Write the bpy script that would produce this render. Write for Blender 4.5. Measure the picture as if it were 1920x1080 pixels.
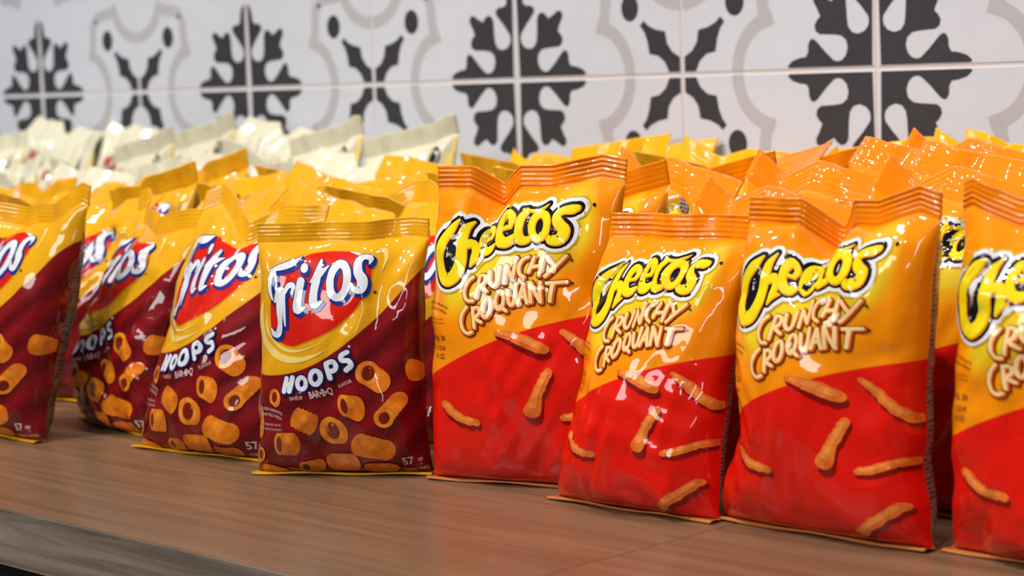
import bpy, math, random
import numpy as np
from mathutils import Matrix, Vector

# ------------------------------------------------------------------ scene, camera, world, lights
for o in list(bpy.data.objects):
    bpy.data.objects.remove(o)
SC = bpy.context.scene
COL = SC.collection

cam_d = bpy.data.cameras.new('camera')
cam = bpy.data.objects.new('camera', cam_d)
COL.objects.link(cam)
cam_d.sensor_width = 36.0
cam_d.lens = 75.0
cam_d.clip_start = 0.05
R = Matrix(((0.69823882, -0.04714451, 0.71431082),
            (0.71496869, 0.09584032, -0.69255643),
            (-0.03580954, 0.99427965, 0.10062628)))
cam.matrix_world = Matrix.Translation((0, 0, 0.25)) @ R.to_4x4()
cam_d.dof.use_dof = True
cam_d.dof.focus_distance = 1.28
cam_d.dof.aperture_fstop = 9.5
SC.camera = cam

world = bpy.data.worlds.new('world')
SC.world = world
world.use_nodes = True
bg = world.node_tree.nodes['Background']
bg.inputs['Color'].default_value = (1.0, 0.93, 0.88, 1)
bg.inputs['Strength'].default_value = 0.07

SC.view_settings.view_transform = 'Standard'
SC.view_settings.look = 'None'
SC.view_settings.gamma = 1.0
SC.view_settings.use_curve_mapping = False
SC.view_settings.exposure = 0.05


def area_light(name, loc, target, size, power, col, size_y=None):
    d = bpy.data.lights.new(name, 'AREA')
    d.energy = power
    d.color = col
    d.size = size
    if size_y:
        d.shape = 'RECTANGLE'
        d.size_y = size_y
    else:
        d.shape = 'DISK'
    o = bpy.data.objects.new(name, d)
    COL.objects.link(o)
    o.location = loc
    o.rotation_euler = (Vector(target) - Vector(loc)).to_track_quat('-Z', 'Y').to_euler()
    return o


def spot_light(name, loc, target, power, col, angle, blend=0.9, radius=0.03):
    d = bpy.data.lights.new(name, 'SPOT')
    d.energy = power
    d.color = col
    d.spot_size = math.radians(angle)
    d.spot_blend = blend
    d.shadow_soft_size = radius
    o = bpy.data.objects.new(name, d)
    COL.objects.link(o)
    o.location = loc
    o.rotation_euler = (Vector(target) - Vector(loc)).to_track_quat('-Z', 'Y').to_euler()
    return o


WARM = (1.0, 0.93, 0.84)
NEUT = (1.0, 0.965, 0.945)
COOL = (0.84, 0.90, 1.0)
# track of spots above the front of the counter aimed at the bags, lamps straight above them, and two strips added as fill
for i in range(6):
    x = -3.0 + 0.5 * i
    spot_light('track_spot', (x, 0.05, 1.6), (x + 0.35, 1.17, 0.17), 56.0, (COOL if x < -2.3 else NEUT), 44.0)
for x in (-2.45, -1.95, -1.45, -0.95, -0.45):
    area_light('overhead_lamp', (x, 1.0, 1.6), (x + 0.02, 1.12, 0.0), 0.05, 2.0, WARM)
area_light('fill_strip', (-1.4, -2.0, 1.9), (-1.1, 0.9, 0.1), 2.6, 46.0, NEUT, 0.5)  # added fill from the room side: lifts bag fronts, streaks the film
area_light('fill_strip', (1.4, -0.9, 1.9), (-0.9, 0.95, 0.1), 0.16, 13.0, COOL, 1.6)  # added fill from the right for the bags turned that way


# ------------------------------------------------------------------ materials
def srgb(r, g, b):
    def f(c):
        c /= 255.0
        return c / 12.92 if c <= 0.04045 else ((c + 0.055) / 1.055) ** 2.4
    return (f(r), f(g), f(b), 1.0)


def new_mat(name):
    m = bpy.data.materials.new(name)
    m.use_nodes = True
    return m, m.node_tree, m.node_tree.nodes['Principled BSDF']


def node(nt, kind, **kw):
    n = nt.nodes.new(kind)
    for k, v in kw.items():
        setattr(n, k, v)
    return n


def math_n(nt, op, a, b=None, c=None, clamp=False):
    n = nt.nodes.new('ShaderNodeMath')
    n.operation = op
    n.use_clamp = clamp
    for i, v in enumerate((a, b, c)):
        if v is None:
            continue
        if isinstance(v, (int, float)):
            n.inputs[i].default_value = v
        else:
            nt.links.new(v, n.inputs[i])
    return n.outputs[0]


def mixc(nt, fac, a, b):
    n = nt.nodes.new('ShaderNodeMix')
    n.data_type = 'RGBA'
    for sock, v in ((n.inputs[0], fac), (n.inputs[6], a), (n.inputs[7], b)):
        if isinstance(v, (int, float)):
            sock.default_value = v
        elif isinstance(v, tuple):
            sock.default_value = v
        else:
            nt.links.new(v, sock)
    return n.outputs[2]


def film(nt, bsdf, crinkle=0.25, rough=0.32):
    """glossy printed plastic film with fine crinkles"""
    bsdf.inputs['Roughness'].default_value = rough
    bsdf.inputs['Specular IOR Level'].default_value = 0.05
    bsdf.inputs['Coat Weight'].default_value = 0.85
    bsdf.inputs['Coat Roughness'].default_value = 0.018
    tc = node(nt, 'ShaderNodeTexCoord')
    n1 = node(nt, 'ShaderNodeTexNoise')
    n1.inputs['Scale'].default_value = 38.0
    n1.inputs['Detail'].default_value = 1.5
    n1.inputs['Distortion'].default_value = 0.6
    nt.links.new(tc.outputs['Object'], n1.inputs['Vector'])
    b = node(nt, 'ShaderNodeBump')
    b.inputs['Strength'].default_value = crinkle
    b.inputs['Distance'].default_value = 0.006
    nt.links.new(n1.outputs['Fac'], b.inputs['Height'])
    nt.links.new(b.outputs['Normal'], bsdf.inputs['Normal'])
    nt.links.new(b.outputs['Normal'], bsdf.inputs['Coat Normal'])


FILM = {}


def film_mat(name, col, crinkle=0.25, rough=0.32):
    if name not in FILM:
        m, nt, b = new_mat(name)
        b.inputs['Base Color'].default_value = col
        film(nt, b, crinkle, rough)
        FILM[name] = m
    return FILM[name]


def uv_sep(nt):
    u = node(nt, 'ShaderNodeUVMap')
    s = node(nt, 'ShaderNodeSeparateXYZ')
    nt.links.new(u.outputs['UV'], s.inputs[0])
    return s.outputs[0], s.outputs[1]


def step(nt, val, width):
    """0 below, 1 above zero, soft over width"""
    return math_n(nt, 'MULTIPLY_ADD', val, 1.0 / width, 0.5, clamp=True)


def cheese_front():
    m, nt, b = new_mat('cheese_bag_front_print')
    u, v = uv_sep(nt)
    g = math_n(nt, 'MULTIPLY_ADD', u, 2.0, -1.0)
    # yellow halo printed behind the brand name: distance to a slanted axis
    ax, ay, bx, by = -0.58, 0.70, 0.62, 0.87
    asp = 0.66
    dx, dy = (bx - ax) * asp, by - ay
    L2 = dx * dx + dy * dy
    px = math_n(nt, 'MULTIPLY_ADD', g, asp, -ax * asp)
    py = math_n(nt, 'SUBTRACT', v, ay)
    h = math_n(nt, 'ADD', math_n(nt, 'MULTIPLY', px, dx / L2), math_n(nt, 'MULTIPLY', py, dy / L2), clamp=True)
    ex = math_n(nt, 'SUBTRACT', px, math_n(nt, 'MULTIPLY', h, dx))
    ey = math_n(nt, 'SUBTRACT', py, math_n(nt, 'MULTIPLY', h, dy))
    d = math_n(nt, 'SQRT', math_n(nt, 'ADD', math_n(nt, 'MULTIPLY', ex, ex), math_n(nt, 'MULTIPLY', ey, ey)))
    halo = math_n(nt, 'MULTIPLY_ADD', d, -1 / 0.08, 0.150 / 0.08, clamp=True)
    top = mixc(nt, halo, srgb(242, 140, 3), srgb(230, 196, 30))
    # red lower field with a curved upper edge
    tb = math_n(nt, 'ADD', math_n(nt, 'MULTIPLY_ADD', g, 0.122, 0.51), math_n(nt, 'MULTIPLY', math_n(nt, 'MULTIPLY', g, g), -0.04))
    red = step(nt, math_n(nt, 'SUBTRACT', tb, v), 0.004)
    nt.links.new(mixc(nt, red, top, srgb(222, 22, 8)), b.inputs['Base Color'])
    film(nt, b, 0.25)
    return m


def hoops_front():
    m, nt, b = new_mat('hoops_bag_front_print')
    u, v = uv_sep(nt)
    g = math_n(nt, 'MULTIPLY_ADD', u, 2.0, -1.0)
    tb = math_n(nt, 'ADD', math_n(nt, 'MULTIPLY_ADD', g, 0.22, 0.53), math_n(nt, 'MULTIPLY', math_n(nt, 'MULTIPLY', g, g), 0.13))
    f = math_n(nt, 'SUBTRACT', tb, v)
    mar = step(nt, f, 0.004)
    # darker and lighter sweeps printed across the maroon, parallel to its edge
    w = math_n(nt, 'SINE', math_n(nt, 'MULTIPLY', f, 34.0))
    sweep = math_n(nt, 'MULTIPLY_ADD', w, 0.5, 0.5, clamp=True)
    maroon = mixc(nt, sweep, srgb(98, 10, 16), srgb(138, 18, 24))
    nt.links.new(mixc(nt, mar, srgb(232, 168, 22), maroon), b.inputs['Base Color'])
    film(nt, b, 0.25)
    return m


def back_print(name, col, ink, sc=420.0):
    m, nt, b = new_mat(name)
    u, v = uv_sep(nt)
    rows = math_n(nt, 'SINE', math_n(nt, 'MULTIPLY', v, sc))
    n = node(nt, 'ShaderNodeTexNoise')
    n.inputs['Scale'].default_value = 60.0
    uvn = node(nt, 'ShaderNodeUVMap')
    nt.links.new(uvn.outputs['UV'], n.inputs['Vector'])
    k = math_n(nt, 'MULTIPLY', step(nt, math_n(nt, 'SUBTRACT', rows, 0.1), 0.6), step(nt, math_n(nt, 'SUBTRACT', n.outputs['Fac'], 0.48), 0.1))
    nt.links.new(mixc(nt, k, col, ink), b.inputs['Base Color'])
    film(nt, b, 0.3)
    return m


M_CFRONT = cheese_front()
M_HFRONT = hoops_front()
M_CBACK = back_print('cheese_bag_back_print', srgb(150, 128, 120), srgb(60, 40, 38))
M_HBACK = back_print('hoops_bag_back_print', srgb(118, 98, 84), srgb(48, 36, 30))
M_ORANGE = film_mat('orange_film', srgb(240, 130, 3))
M_GOLD = film_mat('golden_film', srgb(232, 166, 20), 0.4)
M_YELLOW = film_mat('yellow_film', srgb(240, 178, 20), 0.42)
M_CREAM = film_mat('cream_film', srgb(220, 213, 184), 0.3, 0.4)
M_OLIVE = film_mat('olive_film', srgb(186, 176, 112), 0.3)
M_AMBER = film_mat('amber_film', srgb(196, 120, 60), 0.3)
M_SILVER = film_mat('silver_film', srgb(206, 196, 184), 0.3)
M_RED = film_mat('red_film', srgb(222, 22, 8))

INK = dict(
    yellow=srgb(238, 214, 22), amber=srgb(238, 150, 20), black=srgb(14, 13, 18), white=srgb(222, 222, 226),
    olive=srgb(196, 160, 16), cream=srgb(240, 206, 142), rust=srgb(214, 84, 18), brown=srgb(72, 24, 6),
    stick=srgb(232, 116, 44), stick_light=srgb(240, 140, 66), stick_shade=srgb(128, 10, 6), red=srgb(214, 30, 14),
    navy=srgb(20, 26, 84), blue=srgb(22, 50, 150), pale=srgb(226, 230, 238), ring=srgb(230, 126, 28),
    ring_light=srgb(238, 142, 40), ring_dark=srgb(182, 78, 14), hole=srgb(118, 30, 10), swirl=srgb(244, 214, 120),
    pinkish=srgb(224, 184, 180), code=srgb(96, 46, 8), crimson=srgb(178, 40, 34), ink_black=srgb(40, 38, 40))


def ink(k):
    name = 'ink_' + k
    if name not in FILM and k in ('ring', 'ring_light', 'stick', 'stick_light'):
        # printed photographs of snacks: grainy, uneven colour
        m, nt, b = new_mat(name)
        c = INK[k]
        tc = node(nt, 'ShaderNodeTexCoord')
        n = node(nt, 'ShaderNodeTexNoise')
        n.inputs['Scale'].default_value = 160.0
        n.inputs['Detail'].default_value = 3.0
        nt.links.new(tc.outputs['Object'], n.inputs['Vector'])
        f = step(nt, math_n(nt, 'SUBTRACT', n.outputs['Fac'], 0.5), 0.4)
        nt.links.new(mixc(nt, f, (c[0] * .80, c[1] * .68, c[2] * .6, 1), (min(1, c[0] * 1.12), c[1] * 1.25, c[2] * 1.1, 1)), b.inputs['Base Color'])
        film(nt, b, 0.25)
        FILM[name] = m
    return film_mat(name, INK[k], 0.25)


def tile_mats():
    res = []
    for name, c1, c2, ro in (('tile_glaze', (203, 204, 210), (211, 212, 217), 0.32), ('tile_dark', (52, 50, 54), (62, 60, 63), 0.4), ('tile_grey', (180, 175, 176), (187, 183, 183), 0.35)):
        m, nt, b = new_mat(name)
        tc = node(nt, 'ShaderNodeTexCoord')
        n = node(nt, 'ShaderNodeTexNoise')
        n.inputs['Scale'].default_value = 30.0
        n.inputs['Detail'].default_value = 4.0
        nt.links.new(tc.outputs['Object'], n.inputs['Vector'])
        nt.links.new(mixc(nt, n.outputs['Fac'], srgb(*c1), srgb(*c2)), b.inputs['Base Color'])
        b.inputs['Roughness'].default_value = ro
        res.append(m)
    m, nt, b = new_mat('grout')
    b.inputs['Base Color'].default_value = srgb(214, 202, 194)
    b.inputs['Roughness'].default_value = 0.9
    res.append(m)
    return res


M_TILE, M_TDARK, M_TGREY, M_GROUT = tile_mats()


def wood(name, c1, c2, rough, sx=1.6):
    m, nt, b = new_mat(name)
    tc = node(nt, 'ShaderNodeTexCoord')
    mp = node(nt, 'ShaderNodeMapping')
    mp.inputs['Scale'].default_value = (sx, 34.0, 34.0)
    nt.links.new(tc.outputs['Object'], mp.inputs['Vector'])
    n = node(nt, 'ShaderNodeTexNoise')
    n.inputs['Scale'].default_value = 3.0
    n.inputs['Detail'].default_value = 7.0
    n.inputs['Roughness'].default_value = 0.62
    n.inputs['Distortion'].default_value = 0.5
    nt.links.new(mp.outputs[0], n.inputs['Vector'])
    cr = node(nt, 'ShaderNodeValToRGB')
    cr.color_ramp.elements[0].position = 0.32
    cr.color_ramp.elements[0].color = c1
    cr.color_ramp.elements[1].position = 0.68
    cr.color_ramp.elements[1].color = c2
    nt.links.new(n.outputs['Fac'], cr.inputs[0])
    nt.links.new(cr.outputs[0], b.inputs['Base Color'])
    b.inputs['Roughness'].default_value = rough
    bp = node(nt, 'ShaderNodeBump')
    bp.inputs['Strength'].default_value = 0.06
    bp.inputs['Distance'].default_value = 0.002
    nt.links.new(n.outputs['Fac'], bp.inputs['Height'])
    nt.links.new(bp.outputs['Normal'], b.inputs['Normal'])
    return m


M_WOOD = wood('counter_laminate', srgb(116, 87, 63), srgb(146, 114, 86), 0.3)
M_EDGE = wood('counter_edge_laminate', srgb(104, 91, 79), srgb(176, 159, 141), 0.5)
M_CAB = wood('cabinet_laminate', srgb(46, 38, 33), srgb(60, 50, 44), 0.6)
m_, nt_, b_ = new_mat('shop_floor')
b_.inputs['Base Color'].default_value = srgb(110, 100, 92)
b_.inputs['Roughness'].default_value = 0.5
M_FLOOR = m_


# ------------------------------------------------------------------ mesh helpers
def mesh_np(name, verts, faces, mats, mat_idx=None, uvs=None, smooth=True):
    me = bpy.data.meshes.new(name)
    me.from_pydata([tuple(map(float, v)) for v in verts], [], [tuple(map(int, f)) for f in faces])
    for m in mats:
        me.materials.append(m)
    if mat_idx is not None:
        me.polygons.foreach_set('material_index', np.asarray(mat_idx, dtype=np.int32))
    if smooth:
        me.polygons.foreach_set('use_smooth', np.ones(len(me.polygons), dtype=bool))
    if uvs is not None:
        uv = me.uv_layers.new(name='UVMap')
        li = np.empty(len(me.loops), dtype=np.int32)
        me.loops.foreach_get('vertex_index', li)
        uv.data.foreach_set('uv', np.asarray(uvs, dtype=np.float32)[li].ravel())
    me.update()
    return me


def link(name, data, parent=None):
    o = bpy.data.objects.new(name, data)
    COL.objects.link(o)
    o.parent = parent
    return o


def box_mesh(name, lo, hi, mat, bevel=0.0):
    x0, y0, z0 = lo
    x1, y1, z1 = hi
    if bevel <= 0:
        v = [(x, y, z) for z in (z0, z1) for y in (y0, y1) for x in (x0, x1)]
        f = [(0, 2, 3, 1), (4, 5, 7, 6), (0, 1, 5, 4), (2, 6, 7, 3), (0, 4, 6, 2), (1, 3, 7, 5)]
        return mesh_np(name, v, f, [mat], smooth=False)
    import bmesh
    bm = bmesh.new()
    bmesh.ops.create_cube(bm, size=1.0)
    for q in bm.verts:
        q.co = ((x0 + x1) / 2 + q.co.x * (x1 - x0), (y0 + y1) / 2 + q.co.y * (y1 - y0), (z0 + z1) / 2 + q.co.z * (z1 - z0))
    bmesh.ops.bevel(bm, geom=list(bm.edges), offset=bevel, segments=2, affect='EDGES', profile=0.5)
    me = bpy.data.meshes.new(name)
    bm.to_mesh(me)
    bm.free()
    me.materials.append(mat)
    return me


def grid_faces(nu, nv, base=0, flip=False):
    f = []
    for j in range(nv - 1):
        for i in range(nu - 1):
            a = base + j * nu + i
            q = (a, a + 1, a + nu + 1, a + nu)
            f.append(q[::-1] if flip else q)
    return f


# ------------------------------------------------------------------ 2-D print shapes (y down), each a list of (points, faces)
def catmull(P, n):
    P = np.asarray(P, float)
    Q = np.vstack([2 * P[0] - P[1], P, 2 * P[-1] - P[-2]])
    out = []
    for i in range(1, len(Q) - 2):
        p0, p1, p2, p3 = Q[i - 1], Q[i], Q[i + 1], Q[i + 2]
        for t in np.linspace(0, 1, n, endpoint=False):
            out.append(0.5 * ((2 * p1) + (-p0 + p2) * t + (2 * p0 - 5 * p1 + 4 * p2 - p3) * t * t + (-p0 + 3 * p1 - 3 * p2 + p3) * t ** 3))
    out.append(P[-1])
    return np.array(out)


def stroke(pts, grow=0.0, curve=True, closed=False, n=5, off=(0, 0), flat=False, m=4):
    """pts: list of (x, y, r); a ribbon with round ends along them"""
    P = np.asarray(pts, float)
    if closed:
        P = np.vstack([P, P[:1]])
    if curve and len(P) > 2:
        if closed:
            k = len(P) - 1
            C = catmull(np.vstack([P[k - 1:k], P, P[1:2]]), n)[n:-n]
        else:
            C = catmull(P, n)
    else:
        seg = []
        for a, b in zip(P[:-1], P[1:]):
            for t in np.linspace(0, 1, n, endpoint=False):
                seg.append(a + (b - a) * t)
        seg.append(P[-1])
        C = np.array(seg)
    xy = C[:, :2]
    r = np.maximum(C[:, 2], 0.5) + grow
    T = np.gradient(xy, axis=0)
    T /= np.linalg.norm(T, axis=1)[:, None] + 1e-9
    secs = [(xy[i], T[i], r[i]) for i in range(len(xy))]
    if not closed and not flat:
        angs = np.radians([82, 60, 38, 18])
        head = [(xy[0] - T[0] * r[0] * math.sin(a), T[0], r[0] * math.cos(a)) for a in angs]
        tail = [(xy[-1] + T[-1] * r[-1] * math.sin(a), T[-1], r[-1] * math.cos(a)) for a in angs[::-1]]
        secs = head + secs + tail
    V = []
    for c, t, w in secs:
        nrm = np.array([-t[1], t[0]])
        for k in np.linspace(-1, 1, m):
            V.append(c + nrm * w * k + np.array(off))
    return np.array(V), grid_faces(m, len(secs))


def ellipse_path(cx, cy, rx, ry, r, tilt=0.0, n=14):
    a = np.linspace(0, 2 * np.pi, n, endpoint=False)
    c, s = math.cos(tilt), math.sin(tilt)
    x, y = rx * np.cos(a), ry * np.sin(a)
    return [(cx + x[i] * c - y[i] * s, cy + x[i] * s + y[i] * c, r) for i in range(n)]


def blob(poly, center=None, rings=6, curve=True, grow=0.0, off=(0, 0), n=4):
    """filled star-shaped outline"""
    P = np.asarray(poly, float)
    if curve:
        k = len(P)
        Q = np.vstack([P[-1:], P, P[:1], P[1:2]])
        P = catmull(Q, n)[n:-n]
        P = P[:-1]
    c = P.mean(axis=0) if center is None else np.asarray(center, float)
    d = P - c
    if grow:
        d = d * (1 + grow / np.linalg.norm(d, axis=1)[:, None])
    V = [c + np.array(off)]
    for k in range(1, rings + 1):
        V += list(c + d * k / rings + np.array(off))
    m = len(P)
    F = [(0, 1 + i, 1 + (i + 1) % m) for i in range(m)]
    for k in range(rings - 1):
        a, b = 1 + k * m, 1 + (k + 1) * m
        F += [(a + i, b + i, b + (i + 1) % m, a + (i + 1) % m) for i in range(m)]
    return np.array(V), F


def disc(cx, cy, rx, ry, tilt=0.0, rings=3, n=16, off=(0, 0)):
    return blob([(p[0], p[1]) for p in ellipse_path(cx, cy, rx, ry, 0, tilt, n)], (cx, cy), rings, False, 0, off)


TEXT_CACHE = {}


def text_shape(body, cx, cy, height, rot=0.0, stretch=1.0, bend=0.0, shear=0.0, bold=0.0):
    """flat lettering from the built-in typeface, centred at cx, cy (y down); rot in radians, rising to the right"""
    key = (body, shear, bold)
    if key not in TEXT_CACHE:
        cu = bpy.data.curves.new('lettering', 'FONT')
        cu.body = body
        cu.size = 1.0
        cu.shear = shear
        cu.offset = bold
        cu.resolution_u = 3
        o = bpy.data.objects.new('lettering', cu)
        COL.objects.link(o)
        dg = bpy.context.evaluated_depsgraph_get()
        dg.update()
        ev = o.evaluated_get(dg)
        me = ev.to_mesh()
        V = np.array([v.co[:2] for v in me.vertices])
        F = [tuple(p.vertices) for p in me.polygons]
        ev.to_mesh_clear()
        bpy.data.objects.remove(o)
        bpy.data.curves.remove(cu)
        V = V - (V.max(axis=0) + V.min(axis=0)) / 2
        V = V / 0.72
        TEXT_CACHE[key] = (V, F)
    V, F = TEXT_CACHE[key]
    W = V.copy() * height
    W[:, 0] *= stretch
    W[:, 1] -= bend * W[:, 0] ** 2
    c, s = math.cos(rot), math.sin(rot)
    X = W[:, 0] * c - W[:, 1] * s
    Y = W[:, 0] * s + W[:, 1] * c
    return np.stack([cx + X, cy - Y], axis=1), F


def shift(shape, ox, oy, sc):
    V, F = shape
    return V / sc + np.array([ox, oy]), F


# ------------------------------------------------------------------ bag surface
class Bag:
    def __init__(self, W, H, T, Tb, seed, lean=0.15, crease=1.0, kinks=(), seal=0.014, seal_lean=0.0, twist=0.0, ncrease=9, sag=0.0, flare=(0.05, 0.05), pinch=(), roll=0.0, ridge=1.0, tilt=0.0):
        self.W, self.H, self.T, self.Tb, self.lean = W, H, T, Tb, lean
        self.kinks, self.seal, self.seal_lean, self.twist, self.sag, self.flare = kinks, seal, seal_lean, twist, sag, flare
        self.pinch, self.roll, self.ridge, self.tilt = pinch, roll, ridge, tilt
        rnd = random.Random(seed)
        self.facets = [(rnd.uniform(-1, 1) * 3.2, rnd.uniform(-1, 1) * 4.2, rnd.uniform(0, 9), rnd.uniform(1.2, 3), rnd.uniform(0, 6), rnd.uniform(0, 6)) for _ in range(6)]
        self.rnd = rnd
        self.waves = [(rnd.uniform(5, 16), rnd.uniform(0, 6.28), rnd.uniform(0.4, 1.0), rnd.uniform(0.06, 0.16)) for _ in range(5)]
        self.waves_b = [(rnd.uniform(5, 14), rnd.uniform(0, 6.28), rnd.uniform(0.4, 1.0), rnd.uniform(0.05, 0.12)) for _ in range(4)]
        self.low = [(rnd.uniform(1.5, 4.5), rnd.uniform(1.5, 5.0), rnd.uniform(0, 6.28), rnd.uniform(0, 6.28)) for _ in range(4)]
        self.cr = []
        for _ in range(ncrease):
            side = rnd.choice('tblrtb')
            if side == 't':
                a = (rnd.uniform(-.9, .9), 1.0); b = (a[0] + rnd.uniform(-.45, .45), rnd.uniform(.6, .85))
            elif side == 'b':
                a = (rnd.uniform(-.9, .9), 0.0); b = (a[0] + rnd.uniform(-.5, .5), rnd.uniform(.15, .4))
            elif side == 'l':
                a = (-1.0, rnd.uniform(.1, .9)); b = (rnd.uniform(-.7, -.2), a[1] + rnd.uniform(-.2, .2))
            else:
                a = (1.0, rnd.uniform(.1, .9)); b = (rnd.uniform(.2, .7), a[1] + rnd.uniform(-.2, .2))
            self.cr.append((a, b, rnd.uniform(.0012, .0034) * crease * rnd.choice((1, 1, -0.7)), rnd.uniform(.03, .07)))
        self.amp = crease
        self.edge = [(rnd.uniform(4, 11), rnd.uniform(0, 6.28)) for _ in range(3)]

    def ktop(self, g):
        dy = np.zeros_like(g)
        dz = np.zeros_like(g)
        for (c, w, ky, kz) in self.kinks:
            k = np.maximum(0, 1 - np.abs(g - c) / w)
            dy += ky * k
            dz += kz * k
        return dy, dz

    def point(self, g, t, back=False):
        g = np.clip(np.asarray(g, float), -1, 1)
        t = np.clip(np.asarray(t, float), 0, 1)
        E = (1 - np.abs(1 - 2 * t ** 0.78) ** 2.6) ** 0.62
        n = 2.3
        prof = (1 - np.abs(g) ** n) ** (1 / n)
        y = (self.Tb if back else -self.T) * E * prof
        # pillow draws the sides in where it is full
        wf = 1 - 0.055 * E + np.where(g < 0, self.flare[0], self.flare[1]) * (1 - t) ** 4.5
        for k, ph in self.edge:
            wf = wf + 0.006 * np.sin(k * t * 3.1 + ph) * np.abs(g)
        x = self.W / 2 * g * wf
        for (t0, w, dep, side) in self.pinch:
            x = x + dep * np.exp(-((t - t0) / w) ** 2) * np.clip(g * side, 0, 1) ** 2 * -side
        z = self.H * t
        x = x + self.roll * z
        sgn = 1.0 if back else -1.0
        d = np.zeros_like(y)
        for k, ph, a, L in self.waves:
            d = d + 0.0016 * a * np.sin(k * g + ph) * np.exp(-(1 - t) / L)
        for k, ph, a, L in self.waves_b:
            d = d + 0.0018 * a * np.sin(k * g + ph) * np.exp(-t / L)
        for a, b, p, q in self.low:
            d = d + 0.0011 * np.sin(a * g + p) * np.sin(b * t * 2 + q)
        for fx, fy, ph, mk, m1, m2 in self.facets:
            q = np.mod(fx * g * .6 + fy * t + ph, 1.0)
            tri = np.abs(q - 0.5) * 2
            tri = np.sqrt((tri - .5) ** 2 + .002)
            d = d + 0.0024 * tri * np.clip(np.sin(mk * 2 * g + m1) * np.cos(mk * 2.4 * t + m2) * 1.6, 0, 1)
        for (a, b, am, w) in self.cr:
            ax, ay = a[0] * .6, a[1]
            bx, by = b[0] * .6, b[1]
            px, py = g * .6 - ax, t - ay
            vx, vy = bx - ax, by - ay
            h = np.clip((px * vx + py * vy) / (vx * vx + vy * vy), 0, 1)
            dd = np.sqrt((px - h * vx) ** 2 + (py - h * vy) ** 2 + 1e-5)
            d = d - am * (1 - h * 0.85) * np.exp(-dd / w)
        mask = np.minimum(1, prof * 1.6) * np.minimum(1, np.minimum(t, 1 - t) * 14 + 0.0)
        y = y + sgn * d * self.amp * mask
        # shared seal line: pleats and kinks run through both panels near the top
        dy, dz = self.ktop(g)
        top = np.clip((t - 0.62) / 0.38, 0, 1) ** 1.6
        y = y + dy * top + 0.0016 * np.sin(7 * g + self.waves[0][1]) * top
        z = z + dz * top + self.tilt * g * top - self.sag * top * (1 - g * g)
        y = y + self.lean * self.H * t ** 1.15 + self.twist * g * t * self.W
        return np.stack([x, y, z + 0.0012], axis=-1)

    def normal(self, g, t):
        e = 2e-3
        a = self.point(np.minimum(g + e, 1), t) - self.point(np.maximum(g - e, -1), t)
        b = self.point(g, np.minimum(t + e, 1)) - self.point(g, np.maximum(t - e, 0))
        n = np.cross(a, b)
        n /= np.linalg.norm(n, axis=-1)[..., None] + 1e-12
        return n

    def panel(self, name, nu, nv, mat, back):
        s = np.sin(np.linspace(-np.pi / 2, np.pi / 2, nu)) * 0.55 + np.linspace(-1, 1, nu) * 0.45
        v = np.linspace(0, 1, nv)
        v = 0.5 - 0.5 * (0.45 * np.cos(np.pi * v) + 0.55 * (1 - 2 * v))
        G, Tt = np.meshgrid(s, v)
        P = self.point(G.ravel(), Tt.ravel(), back)
        uv = np.stack([(G.ravel() + 1) / 2, Tt.ravel()], axis=1)
        return mesh_np(name, P, grid_faces(nu, nv, 0, back), [mat], uvs=uv)

    def top_seal(self, name, nu, mat, back_mat=None, rows=15):
        g = np.linspace(-1, 1, nu)
        base = self.point(g, np.ones(nu))
        V = []
        sl = self.seal_lean
        for side in (0, 1):
            for j in range(rows):
                k = j / (rows - 1)
                ridge = 0.0006 * self.ridge * math.sin(k * 5 * 2 * math.pi) * (0.6 + 0.4 * np.sin(3 * g + 5 * k + self.waves[3][1])) if 0 < k < 1 else 0
                P = base.copy()
                P[:, 2] += self.seal * k
                P[:, 1] += sl * self.seal * k + self.lean * self.seal * k + ridge + (0.0007 if side else -0.0003)
                P[:, 1] += 0.0012 * k * np.sin(9 * g + self.waves[1][1]) + 0.0008 * k * np.sin(17 * g + self.waves[2][1])
                V.append(P)
        V = np.vstack(V)
        off = nu * rows
        F = grid_faces(nu, rows) + grid_faces(nu, rows, off, True)
        idx = [0] * ((nu - 1) * (rows - 1)) + [1] * ((nu - 1) * (rows - 1))
        t0 = nu * (rows - 1)
        for i in range(nu - 1):
            F.append((t0 + i, t0 + i + 1, off + t0 + i + 1, off + t0 + i))
            idx.append(0)
        for j in range(rows - 1):
            a, b = j * nu, (j + 1) * nu
            F.append((a, b, off + b, off + a)); idx.append(0)
            a, b = a + nu - 1, b + nu - 1
            F.append((a, off + a, off + b, b)); idx.append(0)
        return mesh_np(name, V, F, [mat, back_mat or mat], idx)

    def bottom_seal(self, name, nu, mat, depth=0.010, rows=5):
        g = np.linspace(-1, 1, nu)
        base = self.point(g, np.zeros(nu))
        V = []
        for lay in (0.0004, -0.0006):
            for j in range(rows):
                k = j / (rows - 1)
                P = base.copy()
                P[:, 1] -= depth * k
                P[:, 2] += lay + 0.0008 * k * (1 + np.sin(6 * g + self.waves[0][1])) * 0.6 + 0.0003 * math.sin(k * 18)
                V.append(P)
        V = np.vstack(V)
        off = nu * rows
        F = grid_faces(nu, rows, 0, True) + grid_faces(nu, rows, off)
        t0 = nu * (rows - 1)
        F += [(t0 + i, off + t0 + i, off + t0 + i + 1, t0 + i + 1) for i in range(nu - 1)]
        return mesh_np(name, V, F, [mat])

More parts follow.
